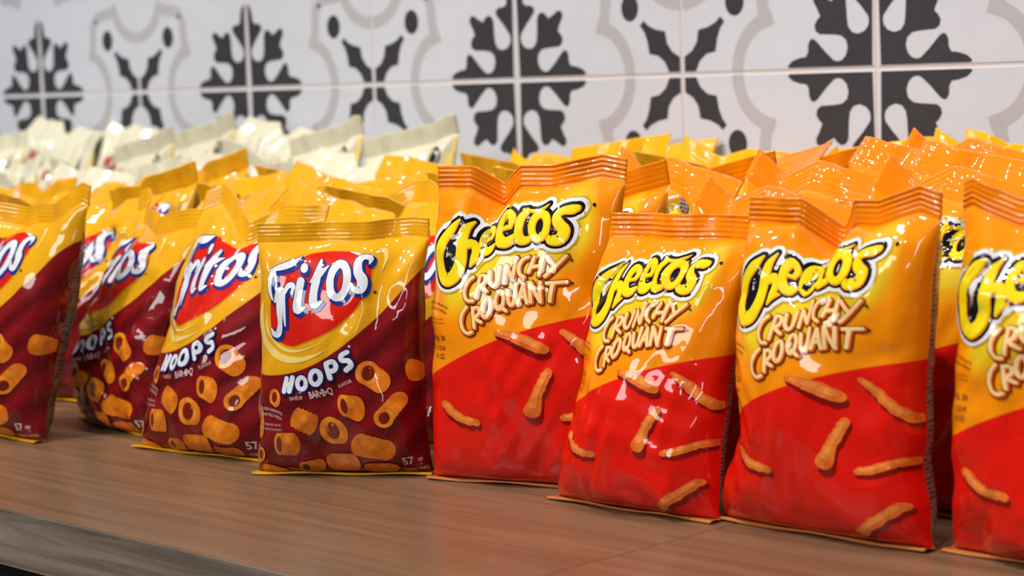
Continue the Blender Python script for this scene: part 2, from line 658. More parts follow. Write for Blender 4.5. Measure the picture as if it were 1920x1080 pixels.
    def decal(self, name, layers, mapping):
        """layers: list of (material, shapes, level): flat print lying on the front film"""
        V, F, idx, mats = [], [], [], []
        nb = 0
        for mat, shapes, lev in layers:
            if mat not in mats:
                mats.append(mat)
            mi = mats.index(mat)
            for sv, sf in shapes:
                g, t = mapping(sv)
                ok = (np.abs(g) <= 1.0) & (t > 0.0) & (t < 1.0)
                gc, tc = np.clip(g, -0.999, 0.999), np.clip(t, 0.001, 0.999)
                P = self.point(gc, tc)
                # print lies proud of the film by a fraction of a millimetre
                P = P + self.normal(gc, tc) * (0.00025 + 0.00011 * lev)
                keep = [f for f in sf if ok[list(f)].any()]
                # orient
                V.append(P)
                for f in keep:
                    a, b, c = sv[f[0]], sv[f[1]], sv[f[2]]
                    cr = (b[0] - a[0]) * (c[1] - a[1]) - (b[1] - a[1]) * (c[0] - a[0])
                    F.append(tuple(nb + i for i in (f if cr < 0 else f[::-1])))
                    idx.append(mi)
                nb += len(P)
        return mesh_np(name, np.vstack(V), F, mats, idx)


# ------------------------------------------------------------------ artwork of the cheese-snack bag (traced in its own print frame)
def interp_map(left, right, ytop, ybot):
    ly, lx = np.array([p[0] for p in left]), np.array([p[1] for p in left])
    ry, rx = np.array([p[0] for p in right]), np.array([p[1] for p in right])

    def f(v):
        x, y = v[:, 0], v[:, 1]
        a, b = np.interp(y, ly, lx), np.interp(y, ry, rx)
        return (x - a) / (b - a) * 2 - 1, (ybot - y) / (ybot - ytop)
    return f


CMAP = interp_map([(319, 845), (494, 841), (698, 829), (891, 812)], [(307, 1162), (436, 1153), (570, 1138), (669, 1121), (897, 1103)], 345, 893)
HMAP = interp_map([(469, 519), (631, 515), (793, 505), (884, 498)], [(446, 841), (562, 822), (678, 813), (793, 806), (886, 804)], 445, 884)

CHEESE_NAME = [
    [(358, 272, 8), (292, 360, 40), (218, 480, 46), (186, 600, 48), (182, 700, 50), (205, 810, 55), (265, 872, 64), (345, 825, 58), (395, 700, 47), (400, 560, 44), (402, 450, 40), (418, 335, 30), (466, 246, 6)],
    [(440, 500, 36), (488, 462, 36), (518, 540, 34), (505, 640, 30), (482, 712, 10)],
    [(500, 660, 26), (572, 604, 7)],
    [(648, 404, 18), (662, 330, 26), (616, 282, 36), (572, 350, 34), (562, 450, 34), (592, 532, 46), (645, 540, 44), (696, 492, 16)],
    [(575, 420, 16), (650, 402, 16)],
    [(838, 345, 20), (846, 262, 34), (792, 216, 44), (744, 290, 40), (736, 400, 40), (768, 482, 52), (832, 488, 50), (884, 425, 14)],
    [(745, 372, 20), (838, 343, 20)],
    [(968, 195, 30), (924, 262, 36), (916, 380, 34), (942, 470, 44), (1000, 470, 34), (1045, 430, 10)],
    [(930, 182, 12), (1050, 196, 16), (1120, 168, 12), (1160, 136, 3)],
    [(1412, 215, 32), (1380, 220, 42), (1305, 222, 36), (1256, 262, 32), (1282, 335, 42), (1328, 400, 45), (1302, 478, 50), (1225, 478, 46), (1192, 440, 18)],
]
CHEESE_O = ellipse_path(1106, 342, 76, 116, 36)

LINE1 = [
    [(230, 320), (185, 370), (155, 450), (155, 530), (190, 588), (250, 590)],
    [(312, 300), (280, 545)], [(312, 302), (362, 302), (374, 350), (350, 400), (305, 425)], [(320, 430), (392, 480)],
    [(410, 262), (414, 370), (450, 425), (490, 385), (512, 218)],
    [(560, 395), (570, 205)], [(572, 205), (640, 350)], [(642, 350), (666, 115)],
    [(782, 112), (732, 142), (702, 210), (712, 290), (758, 326)],
    [(800, 272), (842, 112)], [(900, 308), (936, 82)], [(815, 222), (915, 205)],
    [(965, 112), (1022, 205)], [(1140, 112), (960, 318)],
]
LINE2 = [
    [(182, 660), (137, 730), (117, 830), (140, 916), (188, 946), (230, 928)],
    [(252, 668), (262, 880)], [(258, 670), (310, 662), (322, 720), (268, 778)], [(272, 782), (340, 815)],
    [(530, 640), (588, 688)],
    [(600, 470), (615, 590), (642, 628), (670, 580), (682, 402)],
    [(702, 608), (762, 402)], [(762, 402), (790, 600)], [(722, 540), (780, 530)],
    [(826, 590), (826, 382)], [(828, 382), (914, 588)], [(916, 588), (916, 382)],
    [(980, 392), (1138, 384)], [(1032, 392), (1002, 578)],
]
LINE_RINGS = [ellipse_path(395, 660, 40, 104, 19, 0.1), ellipse_path(524, 575, 40, 98, 19, 0.08)]


def wr(pts, r):
    return [(p[0], p[1], r) for p in pts]


def cheese_name_layers(n=5, m=4):
    def grp(g, off=(0, 0)):
        out = [shift(stroke(s, g, True, False, n, off, m=m), 835, 350, 5.4) for s in CHEESE_NAME]
        out.append(shift(stroke(CHEESE_O, g, True, True, 4, off, m=m), 835, 350, 5.4))
        return out
    mark = [shift(disc(1546, 200, 14, 16), 835, 350, 5.4)]
    letters = []
    for k, (ids, ring) in enumerate((((0, 1, 2), False), ((3, 4), False), ((5, 6), False), ((7, 8), False), ((9,), False), ((), True))):
        def one(g, off=(0, 0)):
            if ring:
                return [shift(stroke(CHEESE_O, g, True, True, 4, off, m=m), 835, 350, 5.4)]
            return [shift(stroke(CHEESE_NAME[q], g, True, False, n, off, m=m), 835, 350, 5.4) for q in ids]
        letters += [(ink('amber'), one(3, (4, 7)), 2.9 + 1.0 * k), (ink('yellow'), one(-3, (-1, -1)), 3.5 + 1.0 * k)]
    fill = [shift(blob([(230, 470), (420, 400), (560, 420), (700, 380), (900, 330), (1060, 260), (1250, 260), (1330, 420), (1250, 480), (1050, 500), (850, 520), (700, 560), (520, 650), (420, 760), (300, 800), (220, 680)], (600, 480)), 835, 350, 5.4)]
    return [(ink('olive'), grp(80), 0), (ink('white'), grp(64) + fill, 1), (ink('black'), grp(31) + fill + mark, 2), ] + letters


def cheese_flavour_layers(line):
    def grp(g, off=(0, 0)):
        out = []
        for s in (LINE1, LINE2)[line]:
            out.append(shift(stroke(wr(s, 19), g, True, False, 5, off, m=3), 895, 450, 6.0))
        for e in (LINE_RINGS if line else []):
            out.append(shift(stroke(e, g, True, True, 3, off, m=3), 895, 450, 6.0))
        return out
    dots = [shift(disc(1187, (160, 396)[line], 13, 13, n=8), 895, 450, 6.0)]
    return [(ink('brown'), grp(16, (6, 4)) + dots, 5), (ink('rust'), grp(8, (6, 4)), 6), (ink('cream'), grp(-1, (-3, -3)), 7)]


def cheese_code_layers():
    t = [text_shape('2024 JL 30', 857, 622, 10, 0.04, 0.72), text_shape('7041 11214', 853, 639.5, 9.5, 0.04, 0.72), text_shape('10    11:22', 853.5, 655, 9.5, 0.04, 0.72)]
    s = [text_shape('FRAICHEUR GARANTIE', 859, 556, 5.2, -0.05, 0.8, 0.008), text_shape('GUARANTEED FRESH', 859, 566, 5.2, -0.05, 0.8, 0.008),
         text_shape('UNTIL PRINTED DATE \u2022', 858, 585, 3.4, 0.02, 0.9), text_shape('JUSQU\u2019\u00c0 LA DATE INDIQU\u00c9E \u2022', 858, 592, 3.2, 0.02, 0.8)]
    return [(ink('ink_black'), t, 1), (ink('code'), s, 1)]


# pictures of cheese sticks: centre line in image frame of the print, half-thickness
STICKS = [
    [(978, 604, 6), (1000, 609, 9), (1020, 618, 11), (1045, 632, 10)],
    [(1075, 602, 5), (1090, 618, 8), (1102, 640, 8), (1118, 668, 7)],
    [(1048, 672, 6), (1040, 690, 8), (1028, 715, 9), (1018, 745, 12)],
    [(1060, 757, 6), (1076, 754, 7), (1096, 744, 7), (1112, 740, 7)],
    [(1042, 866, 8), (1058, 850, 8), (1076, 834, 8), (1096, 816, 8)],
    [(868, 744, 9), (880, 756, 10), (900, 768, 8), (924, 772, 8)],
]


def stick_layers(k):
    rnd = random.Random(3 + k)
    base, light, sh = [], [], []
    for s in STICKS[k:k + 1]:
        w = catmull(np.array(s, float), 4)
        w = [(p[0] + rnd.uniform(-.7, .7), p[1] + rnd.uniform(-.7, .7), p[2] * rnd.uniform(.86, 1.1)) for p in w]
        base.append(stroke(w, 0, True, False, 3))
        light.append(stroke([(p[0] - p[2] * .1, p[1] - p[2] * .25, p[2] * .5) for p in w[1:-1]], 0, True, False, 3, m=3))
        sh.append(stroke([(p[0] + 2, p[1] + p[2] * 1.1, p[2] * .95) for p in w], 0, True, False, 3))
    return [(ink('stick_shade'), sh, 1), (ink('stick'), base, 2), (ink('stick_light'), light, 3)]


# ------------------------------------------------------------------ artwork of the hoops bag
HOOP_NAME = [
    [(108, 278, 10), (200, 252, 28), (318, 216, 30), (408, 160, 3)],
    [(138, 282, 22), (104, 350, 21), (98, 440, 21), (128, 540, 10)],
    [(150, 290, 12), (160, 380, 12), (168, 460, 14), (186, 500, 28), (196, 620, 28), (202, 750, 25), (178, 850, 32), (135, 850, 26), (112, 800, 7)],
    [(150, 560, 10), (180, 470, 22), (232, 460, 28), (242, 600, 27), (256, 775, 9)],
    [(252, 480, 20), (296, 414, 26), (342, 414, 22), (330, 488, 6)],
    [(440, 250, 36), (438, 266, 36)],
    [(412, 372, 36), (388, 500, 37), (384, 628, 40), (458, 604, 5)],
    [(596, 196, 14), (562, 330, 38), (532, 480, 37), (538, 582, 38), (616, 550, 6)],
    [(498, 382, 8), (570, 322, 34), (668, 240, 6)],
    [(1036, 232, 8), (1046, 190, 22), (996, 170, 22), (944, 210, 36), (944, 300, 40), (978, 370, 44), (962, 448, 40), (902, 446, 24), (886, 395, 8)],
]
HOOP_O = ellipse_path(766, 372, 78, 148, 37, 0.14)
RED_SHAPE = [(98, 650), (104, 780), (160, 905), (300, 958), (450, 912), (650, 828), (850, 680), (1000, 480), (1052, 320), (1030, 190), (900, 126), (700, 114), (520, 128), (420, 160), (250, 255), (130, 420)]
HOOPS_WORD = [
    [(360, 302), (336, 402)], [(408, 294), (378, 398)], [(350, 356), (394, 345)],
    [(672, 190), (696, 292)], [(674, 186), (722, 168), (746, 200), (732, 232), (694, 242)],
    [(832, 100), (790, 126), (792, 160), (840, 165), (852, 200), (818, 232)],
]
HOOPS_RINGS = [ellipse_path(475, 336, 33, 46, 17, 0.2), ellipse_path(588, 288, 38, 52, 18, 0.25)]


def hoop_name_layers(n=5, m=4):
    def grp(g, off=(0, 0)):
        out = [shift(stroke(s, g, True, False, n, off, m=m), 530, 440, 4.909) for s in HOOP_NAME]
        out.append(shift(stroke(HOOP_O, g, True, True, 4, off, m=m), 530, 440, 4.909))
        return out
    red = [shift(blob(RED_SHAPE, (560, 480), 10, n=5), 530, 440, 4.909)]
    rim = [shift(blob(RED_SHAPE, (560, 480), 10, n=5, grow=9), 530, 440, 4.909)]
    hi = [shift(stroke([(860, 122, 2), (930, 138, 9), (1000, 165, 2)], 0, True, False, 4), 530, 440, 4.909)]
    mark = [shift(disc(1073, 484, 13, 13, n=10), 530, 440, 4.909)]
    return [(ink('amber'), rim, 0), (ink('red'), red, 1), (ink('pale'), hi, 2), (ink('ink_black'), mark, 1), (ink('navy'), grp(14, (12, 20)), 3), (ink('blue'), grp(7, (16, 27)), 4),
            (ink('navy'), grp(6), 5), (ink('pale'), grp(-1), 6)]


def swirl_layers():
    a = [(20, 560, 6), (-8, 700, 26), (0, 850, 34), (60, 980, 36), (200, 1070, 34), (360, 1082, 26), (520, 1040, 12), (640, 985, 3)]
    b = [(1105, 110, 4), (1150, 130, 18), (1165, 200, 14), (1135, 300, 4)]
    c = [(60, 640, 3), (58, 800, 10), (130, 930, 14), (260, 1000, 14), (420, 990, 8), (600, 920, 2)]
    return [(ink('swirl'), [shift(stroke(s, 0, True, False, 6), 530, 440, 4.909)], 0) for s in (a, b, c)]


def hoops_word_layers():
    def grp(g, off=(0, 0)):
        out = [shift(stroke(wr(s, 18), g, True, False, 5, off, m=3), 490, 620, 4.0) for s in HOOPS_WORD]
        out += [shift(stroke(e, g, True, True, 3, off, m=3), 490, 620, 4.0) for e in HOOPS_RINGS]
        return out
    dot = [shift(disc(850, 58, 9, 9, n=8), 490, 620, 4.0)]
    txt = [shift(text_shape('SAVEUR', 428, 448, 27, 0.12, 0.72), 490, 620, 4.0), shift(text_shape('BAR\u2022B\u2022Q', 614, 410, 54, 0.24, 0.62, bold=0.02), 490, 620, 4.0),
           shift(text_shape('FLAVOUR', 800, 334, 27, 0.45, 0.66), 490, 620, 4.0), shift(text_shape('57 g', 1165, 944, 58, 0.03, 0.85, bold=0.02), 490, 620, 4.0),
           shift(text_shape('CORN / MA\u00cfS', 1170, 1004, 22, 0.03, 0.8), 490, 620, 4.0)]
    fresh = [shift(text_shape('FRAICHEUR GARANTIE', 200, 540, 24, -0.05, 0.66, 0.0022), 490, 620, 4.0), shift(text_shape('GUARANTEED FRESH', 200, 580, 24, -0.05, 0.66, 0.0022), 490, 620, 4.0),
             shift(text_shape('\u2022 UNTIL PRINTED DATE \u2022', 195, 655, 17, 0.0, 0.8), 490, 620, 4.0), shift(text_shape('\u2022 JUSQU\u2019\u00c0 LA DATE INDIQU\u00c9E \u2022', 188, 690, 16, 0.0, 0.72), 490, 620, 4.0)]
    return [[(ink('navy'), grp(14, (3, 4)), 6), (ink('pale'), grp(0) + dot, 7)], [(ink('pinkish'), txt[:3], 6)], [(ink('pinkish'), txt[3:], 6)], [(ink('pinkish'), fresh, 6)]]


# (mouth x, y, rx, ry, tilt, body far end x, y, far rx, far ry) in the print frame
RINGLETS = [
    (1240, 262, 40, 85, 0.0, 1262, 270, 34, 80, False),
    (955, 262, 78, 88, 0.2, 1035, 330, 66, 84, True),
    (1045, 596, 66, 72, 0.4, 1140, 480, 58, 70, True),
    (778, 498, 44, 84, -0.1, 862, 520, 60, 98, True),
    (410, 590, 30, 84, 0.45, 520, 645, 40, 92, False),
    (664, 690, 88, 104, -0.1, 716, 700, 62, 96, True),
    (262, 802, 36, 90, 0.05, 370, 800, 48, 92, True),
    (850, 800, 60, 100, 0.5, 1010, 840, 76, 86, False),
    (92, 640, 30, 128, 0.05, 110, 655, 34, 120, False),
    (248, 448, 42, 62, 0.1, 262, 462, 38, 60, True),
    (640, 945, 66, 74, 0.2, 760, 945, 60, 74, False),
    (425, 985, 44, 50, 0.3, 520, 970, 44, 56, True),
    (150, 1020, 60, 50, 0.2, 230, 1030, 60, 40, False),
    (900, 985, 66, 40, 0.0, 1010, 985, 60, 40, False),
    (95, 900, 40, 60, 0.3, 75, 930, 30, 50, True),
]


def ringlet_layers(which):
    up = 0.25 * which
    body, light, hole, rim = [], [], [], []
    for (x, y, rx, ry, tl, fx, fy, frx, fry, opened) in RINGLETS[which:which + 1]:
        k = 5
        for i in range(k):
            a = i / (k - 1)
            body.append(shift(disc(x + (fx - x) * a, y + (fy - y) * a, rx + (frx - rx) * a, ry + (fry - ry) * a, tl, 4), 490, 620, 4.0))
        mx, my = (x * .35 + fx * .65, y * .35 + fy * .65)
        light.append(shift(disc(mx - 6, my - fry * .35, frx * .6, fry * .4, tl, 3), 490, 620, 4.0))
        if opened:
            rim.append(shift(stroke(ellipse_path(x, y, rx * .82, ry * .84, min(rx, ry) * .2, tl), 0, True, True, 3, m=3), 490, 620, 4.0))
            hole.append(shift(disc(x + rx * .12, y + 2, rx * .62, ry * .66, tl, 4), 490, 620, 4.0))
    return [(ink('ring'), body, 1 + up), (ink('ring_light'), light, 1.3 + up), (ink('hole'), hole, 1.6 + up), (ink('ring_light'), rim, 1.9 + up)]


# ------------------------------------------------------------------ structure: wall with tiles, counter, floor
WALL_Y = 1.374
TS = 0.2


def mark(o, label=None, cat=None, group=None, kind=None):
    for k, v in (('label', label), ('category', cat), ('group', group), ('kind', kind)):
        if v:
            o[k] = v
    return o


wall = link('wall_back', box_mesh('wall_back', (-3.2, WALL_Y - 0.0037, -0.9), (0.6, WALL_Y + 0.12, 1.4), M_GROUT))
mark(wall, 'white wall behind the counter, laid with black and grey patterned tiles', 'wall', kind='structure')
floor = link('floor', box_mesh('floor', (-3.2, -0.9, -0.95), (0.6, WALL_Y, -0.9), M_FLOOR))
mark(floor, 'plain floor in front of the counter', 'floor', kind='structure')

FLOWER = [(0.02, 0.012), (0.43, 0.012), (0.438, 0.02), (0.415, 0.04), (0.375, 0.052), (0.345, 0.055), (0.333, 0.075), (0.333, 0.102), (0.322, 0.122), (0.308, 0.126), (0.292, 0.117), (0.245, 0.07), (0.207, 0.038),
          (0.19, 0.033), (0.168, 0.037), (0.148, 0.055), (0.138, 0.085), (0.145, 0.115), (0.168, 0.133), (0.2, 0.138), (0.275, 0.142), (0.294, 0.155), (0.299, 0.178), (0.287, 0.198), (0.27, 0.213), (0.285, 0.245), (0.302, 0.272), (0.3, 0.292)]
XARM = [(0.012, 0.012), (0.075, 0.012), (0.098, 0.055), (0.135, 0.083), (0.185, 0.092), (0.195, 0.145), (0.213, 0.188), (0.236, 0.214)]


def earclip(P):
    """triangulate a simple polygon given counter-clockwise"""
    idx = list(range(len(P)))
    out = []

    def area(a, b, c):
        return (P[b][0] - P[a][0]) * (P[c][1] - P[a][1]) - (P[b][1] - P[a][1]) * (P[c][0] - P[a][0])
    guard = 0
    while len(idx) > 3 and guard < 4000:
        guard += 1
        for k in range(len(idx)):
            a, b, c = idx[k - 1], idx[k], idx[(k + 1) % len(idx)]
            if area(a, b, c) <= 1e-12:
                continue
            if any(area(a, b, q) > 0 and area(b, c, q) > 0 and area(c, a, q) > 0 for q in idx if q not in (a, b, c)):
                continue
            out.append((a, b, c))
            idx.pop(k)
            break
        else:
            break
    if len(idx) == 3:
        out.append(tuple(idx))
    return out


def smooth_poly(P, n=3):
    P = np.asarray(P, float)
    return P


def tile_mesh(name, mirror):
    """one glazed tile, local x right, z up, from 0..TS; flower print at two opposite corners, cross print at the others"""
    import bmesh
    gap = 0.0011
    V, F, idx = [], [], []
    # body: bevelled slab, front face towards -y
    bm = bmesh.new()
    bmesh.ops.create_cube(bm, size=1.0)
    for q in bm.verts:
        q.co = (TS / 2 + q.co.x * (TS - 2 * gap), -0.003 + q.co.y * 0.006 + 0.0015, TS / 2 + q.co.z * (TS - 2 * gap))
    bmesh.ops.bevel(bm, geom=list(bm.edges), offset=0.0008, segments=1, affect='EDGES')
    bm.verts.ensure_lookup_table()
    for q in bm.verts:
        V.append(tuple(q.co))
    for f in bm.faces:
        F.append(tuple(v.index for v in f.verts))
        idx.append(0)
    yf = min(v[1] for v in V)
    bm.free()

    def add(P, tris, mi, lev):
        nonlocal V, F, idx
        b = len(V)
        for (p, q) in P:
            pp = 1 - p if mirror else p
            V.append((pp * TS, yf - 0.00008 * lev, q * TS))
        for t in tris:
            a, c, d = [V[b + i] for i in t[:3]]
            cr = (c[0] - a[0]) * (d[2] - a[2]) - (c[2] - a[2]) * (d[0] - a[0])
            F.append(tuple(b + i for i in (t if cr > 0 else t[::-1])))
            idx.append(mi)

    def inst(P, T, mi, lev):
        for tf in T:
            Q = [tf(p, q) for p, q in P]
            add(Q, tris_of(P), mi, lev)

    def tris_of(P):
        return earclip(P)
    half = FLOWER
    full = half + [(q, p) for p, q in half[::-1]][0:-1]
    fl = [lambda p, q: (p, q), lambda p, q: (1 - p, 1 - q)]
    inst(full, fl, 1, 1)
    arm = XARM + [(q, p) for p, q in XARM[::-1]][:-1]
    xs = [lambda p, q: (1 - p, q), lambda p, q: (p, 1 - q)]
    inst(arm, xs, 1, 1)
    ov = [(0.292 + 0.050 * math.cos(a), 0.292 + 0.058 * math.sin(a)) for a in np.linspace(0, 2 * math.pi, 18, endpoint=False)]
    inst(ov, xs, 1, 1)

    # grey ring: arc round each flower with a cusp, then an angled band to the mirrored cusp
    def ribbon(path, w):
        V2, F2 = stroke([(p, q, w) for p, q in path], 0.0, True, False, 5, flat=True, m=2)
        return [tuple(v) for v in V2], F2
    # stroke() keeps radii above 0.5, so work in a scaled frame
    def ribbon_s(path, w):
        V2, F2 = stroke([(p * 100, q * 100, w * 100) for p, q in path], 0.0, True, False, 5, flat=True, m=2)
        return [(v[0] / 100, v[1] / 100) for v in V2], F2
    arc = [(0.70, 0.0), (0.695, 0.05), (0.675, 0.105), (0.64, 0.155), (0.585, 0.197), (0.51, 0.222)]
    corner = [(0.545, 0.2), (0.56, 0.27), (0.568, 0.35), (0.585, 0.415)]
    for tf in (lambda p, q: (p, q), lambda p, q: (q, p), lambda p, q: (1 - p, 1 - q), lambda p, q: (1 - q, 1 - p)):
        for path, w in ((arc, 0.03), (corner, 0.03)):
            P, T = ribbon_s(path, w)
            add([tf(min(max(p, 0.008), 0.992), min(max(q, 0.008), 0.992)) for p, q in P], T, 2, 1 if path is arc else 0.6)
    return mesh_np(name, V, F, [M_TILE, M_TDARK, M_TGREY], idx, smooth=False)


TILE_A = tile_mesh('tile', False)
TILE_B = tile_mesh('tile_mirrored', True)
X0 = -0.996          # a flower stands on this joint
Z0 = 0.2427          # joint line seen above the bags
for j in range(-1, 4):
    for i in range(-11, 7):
        even = (i + j) % 2 == 0
        t = link('tile', TILE_A if even else TILE_B, wall)
        t.location = (X0 + i * TS, WALL_Y, Z0 + j * TS)
plain = box_mesh('tile_cut', (0.0013, -0.0045, 0.001), (TS - 0.0013, 0.0014, 0.0405), M_TILE)
for i in range(-11, 7):
    t = link('tile', plain, wall)
    t.location = (X0 + i * TS, WALL_Y, 0.0)

EDGE_Y = 0.655
SEAM_X = -0.742
counter = link('counter', None)
counter.location = (-1.3, 1.0, 0)
mark(counter, 'long brown wood-grain counter carrying all the snack bags', 'counter')
OFF = Vector((1.3, -1.0, 0))


def cpart(name, lo, hi, mat, bevel=0.0):
    c = [(a + b) / 2 for a, b in zip(lo, hi)]
    me = box_mesh(name, [a - q for a, q in zip(lo, c)], [b - q for b, q in zip(hi, c)], mat, bevel)
    o = link(name, me, counter)
    o.location = Vector(c) + OFF
    return o


TH = 0.034
for a, b in ((-3.2, -2.2), (-2.2, SEAM_X), (SEAM_X, 0.6)):
    cpart('board', (a + 0.0003, EDGE_Y + 0.002, -TH), (b - 0.0003, WALL_Y - 0.006, 0.0), M_WOOD)
    cpart('edge_strip', (a + 0.0003, EDGE_Y, -TH), (b - 0.0003, EDGE_Y + 0.0018, -0.0002), M_EDGE)
cpart('cabinet_front', (-3.2, EDGE_Y + 0.03, -0.82), (0.6, EDGE_Y + 0.05, -TH - 0.0005), M_CAB)
cpart('plinth', (-3.2, EDGE_Y + 0.08, -0.9), (0.6, EDGE_Y + 0.1, -0.82), M_CAB)

# ------------------------------------------------------------------ bags
KINDS = {
    'cheese': dict(name='cheese_snack_bag', front=M_CFRONT, back=M_CBACK, seal=M_ORANGE, seal_back=M_ORANGE, bottom=M_AMBER, cat='snack bag'),
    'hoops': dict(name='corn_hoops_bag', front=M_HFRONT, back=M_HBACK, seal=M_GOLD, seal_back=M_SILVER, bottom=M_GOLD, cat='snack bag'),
    'yellow': dict(name='yellow_chip_bag', front=M_YELLOW, back=M_YELLOW, seal=M_YELLOW, seal_back=M_YELLOW, bottom=M_YELLOW, cat='chip bag'),
    'cream': dict(name='cream_chip_bag', front=M_CREAM, back=M_OLIVE, seal=M_CREAM, seal_back=M_OLIVE, bottom=M_OLIVE, cat='chip bag'),
}


def cream_layers():
    # print frame: x -100..100, y 0..200 down
    name = [text_shape('Miss', -52, 18, 15, 0.08, 1.0, shear=0.35, bold=0.015), text_shape('Vickie\u2019s', -8, 30, 27, 0.1, 0.95, shear=0.35, bold=0.02)]
    seal = [stroke(ellipse_path(66, 16, 11, 8, 1.4), 0, True, True, 3, m=3), disc(66, 16, 7, 5)]
    side = [blob([(84, 2), (99, 2), (99, 120), (84, 120)], None, 3, False)]
    return [(ink('swirl'), side, 0), (ink('crimson'), name, 2), (ink('ink_black'), seal, 1)]


def cream_map(v):
    return v[:, 0] / 100.0, 1 - v[:, 1] / 200.0


def build_bag(kind, shape, detail, full=True, nu=64, nv=84):
    """an empty with the parts of one bag; shape: keyword arguments of Bag"""
    K = KINDS[kind]
    b = Bag(**shape)
    root = link(K['name'], None)
    link('front_panel', b.panel('front_panel', nu, nv, K['front'], False), root)
    link('back_panel', b.panel('back_panel', max(20, nu // 2), max(20, nv // 2), K['back'], True), root)
    link('top_seal', b.top_seal('top_seal', nu, K['seal'], K['seal_back'], 25 if full else 15), root)
    link('bottom_seal', b.bottom_seal('bottom_seal', max(16, nu // 2), K['bottom']), root)
    if kind == 'cheese' and detail:
        o = link('brand_lettering', b.decal('brand_lettering', cheese_name_layers(5 if full else 3, 4 if full else 3), CMAP), root)
        o['label'] = 'yellow brand lettering outlined in black and white'
        if full:
            for k in (0, 1):
                o = link('flavour_lettering', b.decal('flavour_lettering', cheese_flavour_layers(k), CMAP), root)
                o['label'] = 'cream flavour lettering with rust outline'
            link('date_code', b.decal('date_code', cheese_code_layers(), CMAP), root)
            for k in range(len(STICKS)):
                o = link('cheese_stick_print', b.decal('cheese_stick_print', stick_layers(k), CMAP), root)
                o['label'] = 'printed orange cheese stick on red'
    if kind == 'hoops' and detail:
        o = link('brand_lettering', b.decal('brand_lettering', hoop_name_layers(5 if full else 3, 4 if full else 3), HMAP), root)
        o['label'] = 'white brand lettering with blue edge on a red oval'
        if full:
            for lay in swirl_layers():
                link('swirl_print', b.decal('swirl_print', [lay], HMAP), root)
            for nm, lay, lb in zip(('product_lettering', 'flavour_lettering', 'weight_lettering', 'freshness_lettering'), hoops_word_layers(),
                                   ('white product lettering edged in blue', 'small pale flavour lettering on maroon', 'pale weight lettering', 'tiny pale freshness lettering')):
                o = link(nm, b.decal(nm, lay, HMAP), root)
                o['label'] = lb
            for k in range(len(RINGLETS)):
                o = link('corn_ring_print', b.decal('corn_ring_print', ringlet_layers(k), HMAP), root)
                o['label'] = 'printed orange corn ring on maroon'
    if kind == 'cream':
        o = link('brand_lettering', b.decal('brand_lettering', cream_layers(), cream_map), root)
        o['label'] = 'red slanted brand lettering with a dark round emblem'
    return root


def copy_tree(o):
    c = o.copy()
    COL.objects.link(c)
    for ch in o.children:
        k = ch.copy()
        COL.objects.link(k)
        k.parent = c
    return c


def place(o, x, y, rz, label, cat, group=None, z=0.0):
    o.location = (x, y, z)
    o.rotation_euler = (0, 0, rz)
    mark(o, label, cat, group)


FRONT = 'front row of bags along the counter edge'
D = math.radians
# front row, hoops bags (left to right along the counter)
front = [
    ('hoops', dict(W=.135, H=.152, T=.030, Tb=.02, seed=11, lean=.20, roll=.12, crease=1.2, kinks=((.9, .5, .0, .016), (-.3, .4, .012, -.004)), twist=.04, ridge=.3), (-1.381, .804), 0,
     'corn hoops bag set forward of its neighbours, its right top corner pulled up'),
    ('hoops', dict(W=.130, H=.145, T=.032, Tb=.03, seed=23, lean=.26, crease=1.7, kinks=((-.9, .35, .012, .012), (.1, .5, -.012, -.006)), ncrease=14, ridge=.3), (-1.312, .874), D(-10),
     'crumpled corn hoops bag turned away, its wrinkled brand name half hidden round the curve'),
    ('hoops', dict(W=.122, H=.150, T=.030, Tb=.026, seed=37, lean=.36, crease=1.3, kinks=((-.8, .5, .015, .014), (.0, .35, -.01, -.012)), flare=(.12, .05), ridge=.3), (-1.170, .846), D(9),
     'corn hoops bag leaning back, tucked behind the upright hoops bag and folded at the top'),
    ('hoops', dict(W=.113, H=.146, T=.029, Tb=.020, seed=41, lean=.10, crease=1.0, kinks=((.8, .5, .006, .002),), seal=.012, ridge=.3), (-1.039, .854), D(33),
     'upright corn hoops bag facing out flat, standing right next to the orange bags'),
    ('cheese', dict(W=.130, H=.178, T=.030, Tb=.024, seed=53, lean=.12, crease=1.0, kinks=((-.36, .25, .012, -.012), (.75, .5, .0, .006)), flare=(-.03, .05)), (-.921, .897), D(18),
     'tall orange cheese snack bag next to the hoops bags, with a notched top seal'),
    ('cheese', dict(W=.108, H=.150, T=.032, Tb=.022, seed=67, lean=.28, crease=1.2, kinks=((.6, .5, .006, .0),), flare=(.20, .06)), (-.809, .881), D(2),
     'shorter orange cheese snack bag leaning back with a straight top seal'),
    ('cheese', dict(W=.126, H=.162, T=.032, Tb=.028, seed=71, lean=.10, crease=1.2, kinks=((-.12, .28, .012, -.016), (.8, .4, .0, .008)), ncrease=12, flare=(.16, .10), pinch=((.34, .12, .010, -1),)), (-.687, .893), D(0),
     'orange cheese snack bag with a deep fold in its top seal, pinched at one side'),
    ('cheese', dict(W=.132, H=.164, T=.032, Tb=.03, seed=89, lean=.06, crease=1.3, kinks=((.1, .4, .014, -.016), (-.9, .4, 0, .01)), ncrease=12), (-.546, .902), D(0),
     'orange cheese snack bag at the counter end, cut off behind the deep-folded bag'),
]
for kind, shape, (x, y), rz, label in front:
    o = build_bag(kind, shape, True)
    place(o, x, y, rz, label, KINDS[kind]['cat'], FRONT)

# packed rows behind: a few prototypes of each kind, copied with all parts
rnd = random.Random(5)


